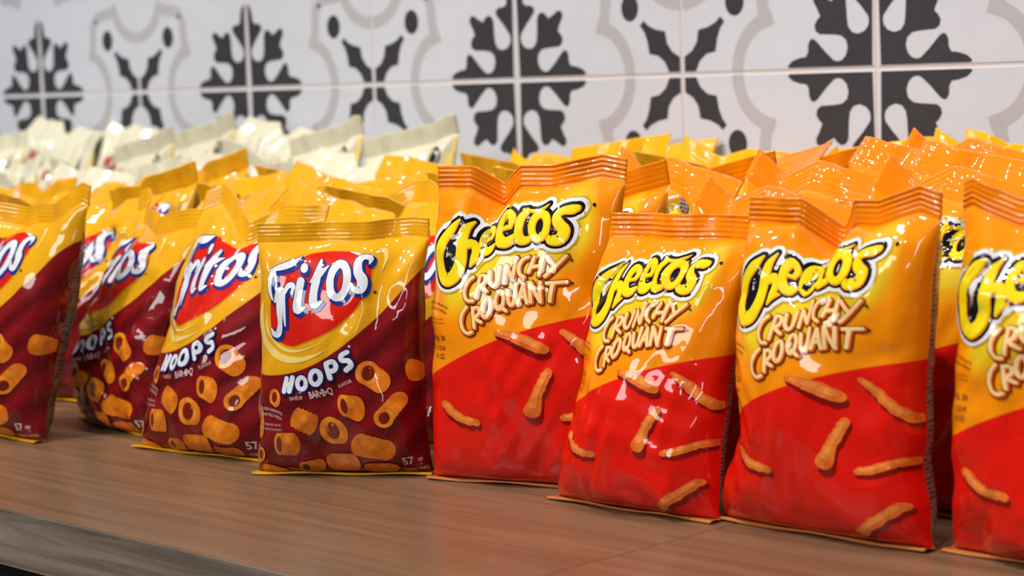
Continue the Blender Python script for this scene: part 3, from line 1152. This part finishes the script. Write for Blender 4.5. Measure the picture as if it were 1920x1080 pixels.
def protos(kind, n, W, H, T, seed, detail):
    out = []
    for i in range(n):
        r = random.Random(seed + i)
        ks = tuple((r.uniform(-1, 1), r.uniform(.2, .6), r.uniform(-.012, .012), r.uniform(-.012, .003)) for _ in range(2))
        sh = dict(W=W * r.uniform(.95, 1.0), H=H * r.uniform(.96, 1.04), T=T, Tb=T, seed=seed * 7 + i, lean=.20, crease=1.8, kinks=ks, seal=.016,
                  seal_lean=r.uniform(-1.1, 1.2) if kind == 'hoops' else r.uniform(-0.4, 1.2), ncrease=14, flare=(0.0, 0.0), roll=r.uniform(-.02, .02), tilt=(-1) ** i * r.uniform(.002, .013), ridge=1.0 if kind == 'cheese' else .6)
        out.append(build_bag(kind, sh, detail, False, 44, 48))
    return out


P = {
    'cheese': protos('cheese', 8, .118, .158, .0185, 300, True),
    'hoops': protos('hoops', 8, .117, .146, .0185, 400, True),
    'yellow': protos('yellow', 8, .117, .153, .0185, 500, False),
    'cream': protos('cream', 8, .120, .170, .0195, 600, True),
}
USED = set()
NTH = ('first', 'second', 'third', 'fourth', 'fifth', 'sixth', 'seventh', 'eighth', 'ninth')


def put(kind, x, y, rz, sz, label, group):
    o = P[kind][rnd.randrange(len(P[kind]))]
    if o.name in USED:
        o = copy_tree(o)
    else:
        USED.add(o.name)
    o.scale = (1, 1, sz)
    place(o, x, y, rz, label, KINDS[kind]['cat'], group)
    return o


ROW = 0.0515
BEHIND = {-.545: 'orange bag at the counter end', -.68: 'deep-folded orange bag', -.812: 'shorter leaning orange bag', -.945: 'tall notched orange bag',
          -1.075: 'upright hoops bag', -1.205: 'leaning hoops bag', -1.333: 'turned crumpled hoops bag', -1.461: 'hoops bag set forward'}
for x in (-.545, -.68, -.812, -.945, -1.075, -1.205, -1.333, -1.461, -1.59, -1.72, -1.85, -1.985, -2.12, -2.255, -2.39):
    cheese = x > -1.0
    y = .972 if cheese else (.955 if x > -1.4 else .93)
    lim = 1.19 if cheese else 1.22 if x > -1.3 else 1.28 if x > -1.4 else 1.17 if x > -1.65 else 1.07
    if x < -1.9:
        y, lim = 1.08, 0
    spots = []
    while y < 1.325:
        kind = ('cheese' if cheese else 'hoops') if y < lim else ('yellow' if x > -1.4 else 'cream')
        spots.append((kind, y))
        y += ROW if kind != 'cream' else ROW + .024
    sway = rnd.uniform(-4, 4)
    for k, (kind, y) in enumerate(spots):
        f = min(1, (y - .95) / .38)
        sz = 1.0 + .07 * f + rnd.uniform(-.04, .05)
        if kind == 'cream':
            sz = .87 + .25 * min(1, max(0, (y - 1.08) / .24)) + rnd.uniform(-.03, .04)
        if kind == 'cheese' and x > -.75 and y > 1.12:
            sz += .03
        from_wall = len([q for q in spots[k:] if q[0] == kind])
        if kind in ('cheese', 'hoops'):
            what = 'orange cheese snack bag' if kind == 'cheese' else 'golden-topped corn hoops bag'
            if x in BEHIND:
                label = '%s, %s in line behind the %s' % (what, NTH[k], BEHIND[x])
                group = 'bags packed behind the front row'
            else:
                label = '%s packed between the front hoops bags and the cream bags' % what
                group = 'hoops bags in front of the cream bags'
        elif kind == 'yellow':
            label = 'bright yellow chip bag in the row %s the tiled wall' % ('against' if from_wall == 1 else NTH[from_wall - 1] + ' from')
            group = 'yellow chip bags along the tiled wall, row %d' % from_wall
        else:
            label = 'cream chip bag with red lettering in the row %s the tiled wall' % ('against' if from_wall == 1 else NTH[from_wall - 1] + ' from')
            group = 'cream chip bags along the tiled wall, row %d' % from_wall
        put(kind, x + rnd.uniform(-.003, .003), y, D(sway + rnd.uniform(-4, 4)), sz, label, group)
for kind in P:
    for o in P[kind]:
        if o.name not in USED:
            for ch in list(o.children):
                bpy.data.objects.remove(ch)
            bpy.data.objects.remove(o)
